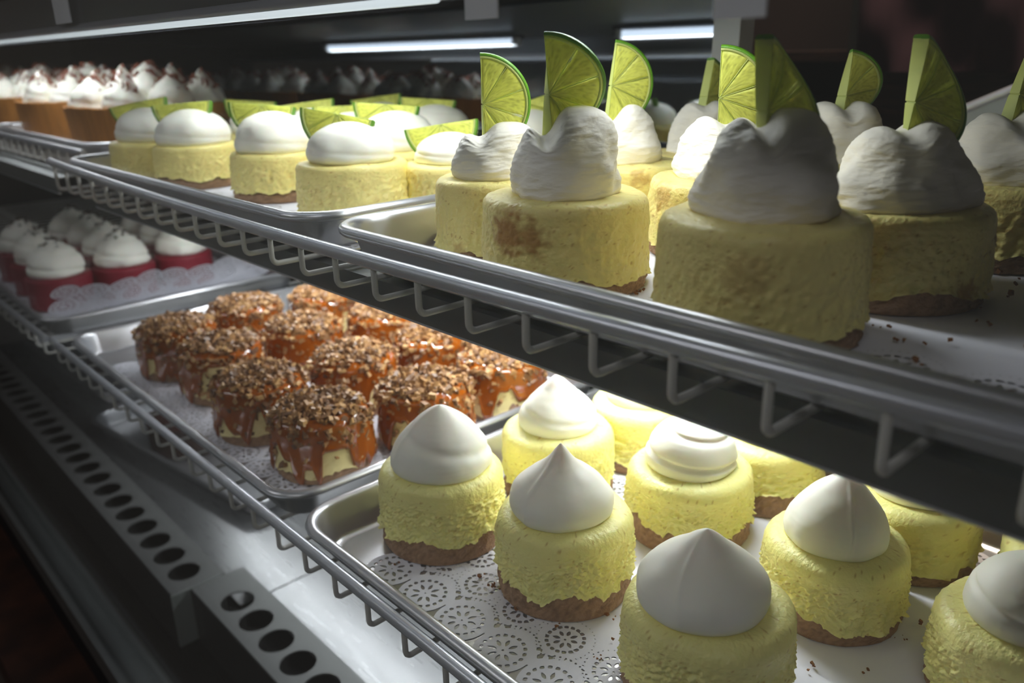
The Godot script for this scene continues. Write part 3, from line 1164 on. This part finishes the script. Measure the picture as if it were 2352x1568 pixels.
func build_lime_cakes() -> void:
	var slice_a := lime_parts(0.0265, 0.0062, 0.15, 0.0, 1)
	var slice_b := lime_parts(0.0270, 0.0062, 0.75, 0.10, 2)
	var slice_c := lime_parts(0.0270, 0.0066, -0.7, -0.12, 3)
	# upright slices: x, z, h, r, cream r, cream h, options, slice, slice offset (x, y over the cake, z), turn of slice, roll, label, toasted patches
	var rows := [
		[-0.2755, -0.2835, 0.0438, 0.0398, 0.0262, 0.041, {"notch": 0.011, "notch_offset": -0.009, "lean": Vector2(0.003, -0.003)}, slice_b, -0.008, 0.0525, 0.95, 0.0, "lime cheesecake with a toasted brown patch and a twisted upright lime slice", [[1.5, 0.031, 0.014, 0.95], [1.2, 0.030, 0.011, 0.8], [1.6, 0.010, 0.004, 0.7]]],
		[-0.3495, -0.3060, 0.0430, 0.0352, 0.0238, 0.030, {"notch": 0.006, "notch_offset": -0.008, "lean": Vector2(0.003, -0.003)}, slice_a, -0.007, 0.0455, 0.75, 0.0, "lime cheesecake at the pan corner with a flat upright lime half slice", [[1.3, 0.006, 0.006, 0.5]]],
		[-0.3420, -0.4050, 0.0410, 0.0378, 0.0215, 0.036, {"lean": Vector2(0.003, 0.001), "notch": 0.008, "notch_offset": -0.008}, slice_a, -0.009, 0.0530, 0.80, -0.12, "lime cheesecake with a slim tall cream mound and bright lime slice", [[0.6, 0.036, 0.007, 0.5]]],
		[-0.1690, -0.2840, 0.0470, 0.0405, 0.0270, 0.040, {"notch": 0.007, "notch_offset": -0.005, "notch_width": 0.0042, "lean": Vector2(0.002, -0.002)}, slice_c, -0.004, 0.0450, 1.05, 0.05, "lime cheesecake with two-lobed cream and a dark wedge of lime between the lobes", [[1.15, 0.032, 0.012, 0.3]]],
		[-0.1555, -0.3700, 0.0410, 0.0400, 0.0300, 0.037, {"notch": 0.005, "notch_offset": -0.003, "lean": Vector2(0.001, 0.0)}, slice_c, 0.0, 0.0500, 0.80, -0.05, "lime cheesecake with a crumpled cream mound and a jagged twisted lime slice", [[-0.2, 0.030, 0.004, 0.8], [0.3, 0.007, 0.008, 0.7]]],
		[-0.1465, -0.4700, 0.0405, 0.0400, 0.0285, 0.036, {"lean": Vector2(0.003, 0.0), "notch": 0.006, "notch_offset": -0.003}, slice_b, -0.001, 0.049, 0.9, -0.2, "lime cheesecake with deeply creased filling and a leaning lime slice", []],
		[-0.2600, -0.3890, 0.0410, 0.0385, 0.0240, 0.034, {"notch": 0.005}, slice_a, -0.003, 0.0485, 0.35, 0.0, "lime cheesecake with toasted rim tucked behind the two-lobed cream one", [[1.9, 0.033, 0.010, 0.5], [1.7, 0.015, 0.006, 0.5]]],
		[-0.3480, -0.4950, 0.0385, 0.0365, 0.0225, 0.036, {"notch": 0.004, "lean": Vector2(0.002, 0.0)}, slice_a, 0.0, 0.044, 1.5, -0.3, "lime cheesecake at the back rim with a squat cream mound", []],
		[-0.2480, -0.4950, 0.0400, 0.0380, 0.0255, 0.037, {"notch": 0.006}, slice_b, -0.001, 0.045, 1.3, -0.2, "lime cheesecake in the back row with a leaning narrow lime slice", []],
	]
	for k in rows.size():
		var q: Array = rows[k]
		var near := k in [0, 1, 3, 4]
		var t := thing("lime_cheesecake", q[12], "cheesecake", Vector3(q[0], TOP_FLOOR + 0.0006, q[1]), 0, "cheesecakes with upright lime slices")
		part("filling", filling_mesh(q[3], q[2], 0.0075, 0.02, 50 + k, 0.0009 if k != 5 else 0.0026, q[13], 220 if near else 120, 48 if near else 30, 0.0045, Vector3(1.1, 0.45, 1.1)), M.lime_filling, t)
		part("crust", crust_mesh(q[3] * 0.985, 0.0075, 50 + k), M.graham_crust, t)
		var o: Dictionary = q[6]
		o["wrinkle"] = 0.0008
		o["lump"] = 0.2
		o["notch_angle"] = -0.83
		part("cream_topping", cream_mesh(q[4], q[5], P_MOUND if k in [2, 4] else P_BLUNT if k == 3 else P_BLUNT, 60 + k, o, 120 if near else 84, 70 if near else 48), M.wrinkled_cream, t, Vector3(0, q[2] - 0.0012, 0))
		lime_slice(t, q[7], Vector3(q[8] * 0.674, q[2] + q[9] - 0.0075, q[8] * -0.738), Basis(Vector3.UP, q[10] + 0.2) * Basis(Vector3.BACK, q[11]))
	# lying slices: x, z, h, r, cream r, cream h, slice turn, tilt, roll, label
	var flat := [
		[-0.823, -0.2870, 0.0365, 0.0370, 0.0300, 0.031, 0.95, 0.15, "lime cheesecake in the far front corner with a lime slice lying in its cream"],
		[-0.7530, -0.3005, 0.0365, 0.0372, 0.0315, 0.031, 0.90, 0.05, "lime cheesecake with a smooth cream dome and its lime rind standing at one side"],
		[-0.6300, -0.3160, 0.0370, 0.0375, 0.0315, 0.032, 0.88, -0.12, "lime cheesecake with a crumbly brown lower edge and a dark green rind tip"],
		[-0.5100, -0.3120, 0.0385, 0.0398, 0.0305, 0.028, 0.75, -0.2, "lime cheesecake with a low flattened cream dome and a long pale lime slice"],
		[-0.5640, -0.3890, 0.0360, 0.0372, 0.0310, 0.031, 0.80, -0.1, "lime cheesecake behind the one with low flattened cream"],
		[-0.4700, -0.3700, 0.0350, 0.0355, 0.0265, 0.022, 0.75, 0.12, "lime cheesecake with fluffy cream and a thick lime slice beside the pan seam"],
		[-0.7300, -0.4100, 0.0350, 0.0370, 0.0290, 0.028, 0.90, 0.1, "lime cheesecake in the middle row behind the smooth cream dome"],
		[-0.8180, -0.3960, 0.0350, 0.0370, 0.0290, 0.028, 0.90, -0.1, "lime cheesecake in the middle row at the far pan edge"],
		[-0.7350, -0.4920, 0.0345, 0.0370, 0.0290, 0.029, 0.80, 0.1, "lime cheesecake in the back row of lying lime slices, middle of the row"],
		[-0.6350, -0.4830, 0.0345, 0.0370, 0.0300, 0.030, 0.80, -0.1, "lime cheesecake in the back row with a tall smooth cream dome"],
		[-0.5050, -0.4830, 0.0345, 0.0370, 0.0280, 0.030, 0.60, 0.3, "lime cheesecake in the back row beside the pan seam"],
		[-0.6480, -0.4000, 0.0345, 0.0365, 0.0280, 0.028, 0.90, 0.0, "lime cheesecake in the middle row behind the dark green rind tip"],
	]
	for k in flat.size():
		var q: Array = flat[k]
		var t := thing("lime_cheesecake", q[8], "cheesecake", Vector3(q[0], TOP_FLOOR + 0.0006, q[1]), 0, "cheesecakes with lime slices lying in flat cream")
		part("filling", filling_mesh(q[3], q[2], 0.009 if k == 2 or k == 1 else 0.006, 0.03, 80 + k, 0.0016, [], 170 if k < 6 else 84, 40 if k < 6 else 22, 0.004, Vector3(1.1, 0.6, 1.1)), M.lime_filling, t)
		part("crust", crust_mesh(q[3] * 0.985, 0.0075, 80 + k, 90), M.graham_crust, t)
		part("cream_topping", cream_mesh(q[4], q[5], P_FLAT, 100 + k, {"swirl": 0.025, "turns": 2.0, "lump": 0.08}, 84, 44), M.whipped_cream, t, Vector3(0, q[2] - 0.0012, 0))
		# cut edge up, arc sunk into the cream
		var bs := Basis(Vector3.UP, q[6]) * Basis(Vector3.RIGHT, -0.25) * Basis(Vector3.BACK, -PI / 2 + q[7])
		lime_slice(t, slice_a, Vector3(-0.006, q[2] + q[5] + 0.003, 0.004), bs)


func build_caramel_cakes() -> void:
	var spots := [
		[-0.814, -0.278, "caramel nut cheesecake at the far front corner of its pan"],
		[-0.724, -0.285, "caramel nut cheesecake with a large bare patch of pale filling"],
		[-0.622, -0.2725, "caramel nut cheesecake with a dark sheet of caramel down its front"],
		[-0.5290, -0.277, "caramel nut cheesecake by the near pan corner with drips over pale filling"],
		[-0.833, -0.361, "caramel nut cheesecake second from the front at the far side"],
		[-0.724, -0.370, "caramel nut cheesecake in the middle row behind the bare patch one"],
		[-0.612, -0.3585, "caramel nut cheesecake in the middle row with a broad nut cap"],
		[-0.5095, -0.361, "caramel nut cheesecake in the middle row beside the lemon cheesecake pan"],
		[-0.808, -0.443, "caramel nut cheesecake in the third row with pale filling at its side"],
		[-0.700, -0.452, "caramel nut cheesecake in the third row glowing orange"],
		[-0.604, -0.4425, "caramel nut cheesecake in the third row under the shelf edge"],
		[-0.5120, -0.4475, "caramel nut cheesecake in the third row nearest the lemon cheesecakes"],
	]
	var r := 0.0378
	var h := 0.048
	var made := []
	for k in spots.size():
		var q: Array = spots[k]
		var at := Vector3(q[0], LOW_FLOOR + 0.0006, q[1])
		if k < 4:
			var t := thing("caramel_cheesecake", q[2], "cheesecake", at, 0, "caramel nut cheesecakes")
			part("filling", filling_mesh(r, h, 0.009, 0.08, 120 + k, 0.0006, [], 96, 24), M.plain_filling, t)
			part("crust", crust_mesh(r * 0.985, 0.009, 120 + k, 80), M.graham_crust, t)
			part("caramel_glaze", caramel_mesh(r + 0.0008, h, 0.08, 130 + k, [[[1.1, 0.16, 0.5]], [[0.45, 0.5, 0.2], [1.75, 0.3, 0.55]], [[1.55, 0.16, 0.7], [0.2, 0.2, 0.6]], [[0.25, 0.3, 0.45], [1.35, 0.3, 0.62], [0.85, 0.12, 0.72]]][k]), M.caramel, t)
			var n := part("chopped_nuts", nuts_mesh(r * 0.93, h, 140 + k), M.chopped_nut, t)
			n.set_meta("kind", "stuff")
			made.append(t)
		else:
			copy_of(made[k % 4], at, 1.1 + k * 1.7, q[2])


func build_red_cakes() -> void:
	var spots := [
		[-1.165, -0.262, "red cupcake with a big white cream dollop at the near pan corner"],
		[-1.160, -0.342, "red cupcake beside the draped doily in the second row"],
		[-1.168, -0.425, "red cupcake beside the draped doily in the third row"],
		[-1.262, -0.268, "red cupcake in the front row, second from the draped doily"],
		[-1.245, -0.352, "red cupcake in the second row, second from the draped doily"],
		[-1.256, -0.434, "red cupcake in the third row, second from the draped doily"],
		[-1.362, -0.272, "red cupcake in the front row, third from the draped doily"],
		[-1.332, -0.356, "red cupcake in the second row, third from the draped doily"],
		[-1.350, -0.437, "red cupcake in the third row, third from the draped doily"],
		[-1.412, -0.352, "red cupcake at the dark far edge of its pan"],
	]
	var first: Node3D
	for k in spots.size():
		var q: Array = spots[k]
		var at := Vector3(q[0], LOW_FLOOR + 0.0006, q[1])
		if k == 0:
			first = thing("red_cupcake", q[2], "cupcake", at, 0, "red cupcakes with white cream")
			part("cake_base", filling_mesh(0.038, 0.042, 0.002, -0.04, 150, 0.0004, [], 80, 18), M.red_cake, first)
			part("cream_topping", cream_mesh(0.034, 0.046, P_DOME, 151, {"swirl": 0.09, "turns": 2.2, "lump": 0.1}, 70, 40), M.whipped_cream, first, Vector3(0, 0.041, 0))
			var s := part("dark_shavings", shavings_mesh(0.019, 0.047, 34, 0.0062, 152), M.dark_shaving, first, Vector3(0, 0.0415, 0))
			s.set_meta("kind", "stuff")
		else:
			copy_of(first, at, k * 1.3, q[2])


func build_tarts() -> void:
	# deep pastry pies covered with cream rosettes under cinnamon shavings
	var b := MB.new()
	b.colored = true
	var rings := []
	var cols := []
	for q in [[0.088, 0.0], [0.092, 0.004], [0.096, 0.028], [0.0995, 0.056], [0.099, 0.058], [0.096, 0.057], [0.094, 0.050]]:
		var ring := PackedVector3Array()
		var cr := PackedColorArray()
		for k in 144:
			var a := TAU * k / 144
			var w: float = q[0] + 0.0006 * mid.get_noise_3d(cos(a) * 0.1, q[1], sin(a) * 0.1)
			ring.append(Vector3(cos(a) * w, q[1] + 0.0016 * lo.get_noise_2d(cos(a) * 0.1, sin(a) * 0.1) * smooth(0.0, 0.03, q[1]), sin(a) * w))
			var g := 0.85 + 0.4 * mid.get_noise_3d(cos(a) * 0.1, q[1], sin(a) * 0.1)
			cr.append(Color(g, g * 0.94, g * 0.85))
		rings.append(ring)
		cols.append(cr)
	b.loft(rings, true, true, cols)
	var shell := b.mesh()
	var blobs := [cream_mesh(0.027, 0.042, P_DOME, 160, {"swirl": 0.08, "turns": 2.0, "lump": 0.2}, 56, 30), cream_mesh(0.025, 0.048, P_PEAK, 163, {"swirl": 0.06, "turns": 2.0, "lump": 0.25}, 56, 30)]
	var curls := [shavings_mesh(0.020, 0.043, 30, 0.0058, 161), shavings_mesh(0.017, 0.046, 26, 0.0055, 162)]
	var spots := [[-1.100, -0.392, "cream pie with cinnamon shavings beside the lime cheesecakes"], [-1.331, -0.392, "cream pie with cinnamon shavings, second from the lime cheesecakes"], [-1.575, -0.392, "cream pie with cinnamon shavings, third from the lime cheesecakes"], [-1.806, -0.392, "cream pie with cinnamon shavings at the dark end of the shelf"]]
	var first: Node3D
	for n in spots.size():
		var at := Vector3(spots[n][0], TOP_FLOOR + 0.0004, spots[n][1])
		if n > 0:
			copy_of(first, at, n * 0.9, spots[n][2])
			continue
		first = thing("cream_pie", spots[n][2], "pie", at, 0, "cream pies with cinnamon shavings")
		part("pastry_shell", shell, M.tart_crust, first)
		for k in 13:
			var a := TAU * k / 8.0 if k < 8 else TAU * (k - 8) / 4.0 + 0.4
			var rad := 0.067 if k < 8 else 0.028 if k < 12 else 0.0
			var p := Vector3(cos(a) * rad, 0.049 if k < 8 else 0.055 if k < 12 else 0.064, sin(a) * rad)
			part("cream_rosette", blobs[k % 2], M.whipped_cream, first, p)
			var s := part("cinnamon_shavings", curls[k % 2], M.cinnamon_shaving, first, p)
			s.set_meta("kind", "stuff")


func build_deck_goods() -> void:
	for q in [[-1.195, -0.404, 0.13, "dark chocolate torte with a glossy dished top on the deck pan"], [-1.65, -0.445, 0.0, "dark chocolate torte at the far end of the steel deck"]]:
		var t := thing("chocolate_torte", q[3], "cake", Vector3(q[0], DECK + 0.0022, q[1]), q[2])
		t.scale = Vector3(0.76, 0.9, 0.76)
		var side := []
		for p in [[0.074, 0.0], [0.077, 0.003], [0.078, 0.045], [0.076, 0.050]]:
			var ring := PackedVector3Array()
			for k in 72:
				var a := TAU * k / 72
				var w: float = p[0] + 0.001 * lo.get_noise_2d(cos(a) * 0.1, sin(a) * 0.1)
				ring.append(Vector3(cos(a) * w, p[1], sin(a) * w))
			side.append(ring)
		var b := MB.new()
		b.loft(side, true, true)
		part("sponge", b.mesh(), M.chocolate_cake, t)
		var top := []
		for p in [[0.077, 0.046], [0.0795, 0.050], [0.078, 0.055], [0.072, 0.057], [0.064, 0.0545], [0.03, 0.0535]]:
			var ring := PackedVector3Array()
			for k in 72:
				var a := TAU * k / 72
				ring.append(Vector3(cos(a) * p[0], p[1] + 0.0006 * lo.get_noise_2d(cos(a) * p[0], sin(a) * p[0]), sin(a) * p[0]))
			top.append(ring)
		b = MB.new()
		b.loft(top, false, true)
		part("glaze", b.mesh(), M.chocolate_glaze, t)


func build_background() -> void:
	# the dim kitchen seen through the open half of the rear doors
	var t := thing("wooden_wall_unit", "dark reddish wooden shelf unit in the kitchen behind the case", "shelf", Vector3(-0.7, 0, -1.3))
	part("board", boxed(Vector3(-0.30, -0.026, -0.1), Vector3(0.112, -0.012, 0.1)), M.wood_panel, t)
	part("upright", boxed(Vector3(0.098, -0.012, -0.1), Vector3(0.116, 0.45, 0.1)), M.dark_wall, t)
	part("back_board", boxed(Vector3(-0.30, -0.5, -0.12), Vector3(0.6, 0.45, -0.1)), M.dark_brown, t)
	part("lower_panel", boxed(Vector3(0.10, -0.5, -0.1), Vector3(0.6, -0.035, 0.08)), M.wood_panel, t)
	t = thing("added_kitchen_light", "added unseen ceiling light that brightens the kitchen behind the case", "ceiling light", Vector3(-0.4, 1.5, -1.0))  # unseen light, added to lift the black background
	part("frame", boxed(Vector3(-0.32, -0.03, -0.12), Vector3(0.32, 0, 0.12)), M.frame_aluminium, t)
	part("diffuser", boxed(Vector3(-0.3, -0.034, -0.1), Vector3(0.3, -0.03, 0.1)), M.panel_glow, t)
	area("added_kitchen_fill", Vector3(-0.4, 1.46, -1.0), Vector2(0.6, 0.2), 1.5, col(255, 236, 214))  # added fill for the background behind the case
	# maroon cloth in folds
	t = thing("hanging_cloth", "dark maroon cloth hanging in folds behind the case", "cloth", Vector3(-0.575, 0, -1.17))
	var front := []
	for j in 19:
		var ring := PackedVector3Array()
		var y := 0.42 - j * 0.0255
		for k in 60:
			var u := k / 29.0 if k < 30 else (59 - k) / 29.0
			var z := 0.010 * sin(u * 13.0 + y * 30.0) + 0.005 * sin(u * 29.0 - y * 42.0) + (0.0 if k < 30 else -0.006)
			ring.append(Vector3(lerpf(0.0, 0.34, u), y, z))
		front.append(ring)
	front.reverse()
	var b := MB.new()
	b.loft(front, true, true)
	part("cloth", b.mesh(), M.maroon_cloth, t)
	# pale steel tray propped at a slant
	t = thing("propped_tray", "pale steel tray with a bright rim propped at a slant behind the case", "tray", Vector3(-0.322, -0.074, -0.8))
	t.rotation = Vector3(-0.25, 0.0, 0.47)
	part("tray_face", boxed(Vector3(-0.03, -0.3, -0.006), Vector3(0.36, -0.004, 0.0)), M.pale_steel, t)
	b = MB.new()
	b.tube(PackedVector3Array([Vector3(-0.03, 0, 0.0), Vector3(0.36, 0, 0.0)]), 0.0042, 10)
	part("rim", b.mesh(), M.rail_plating, t)
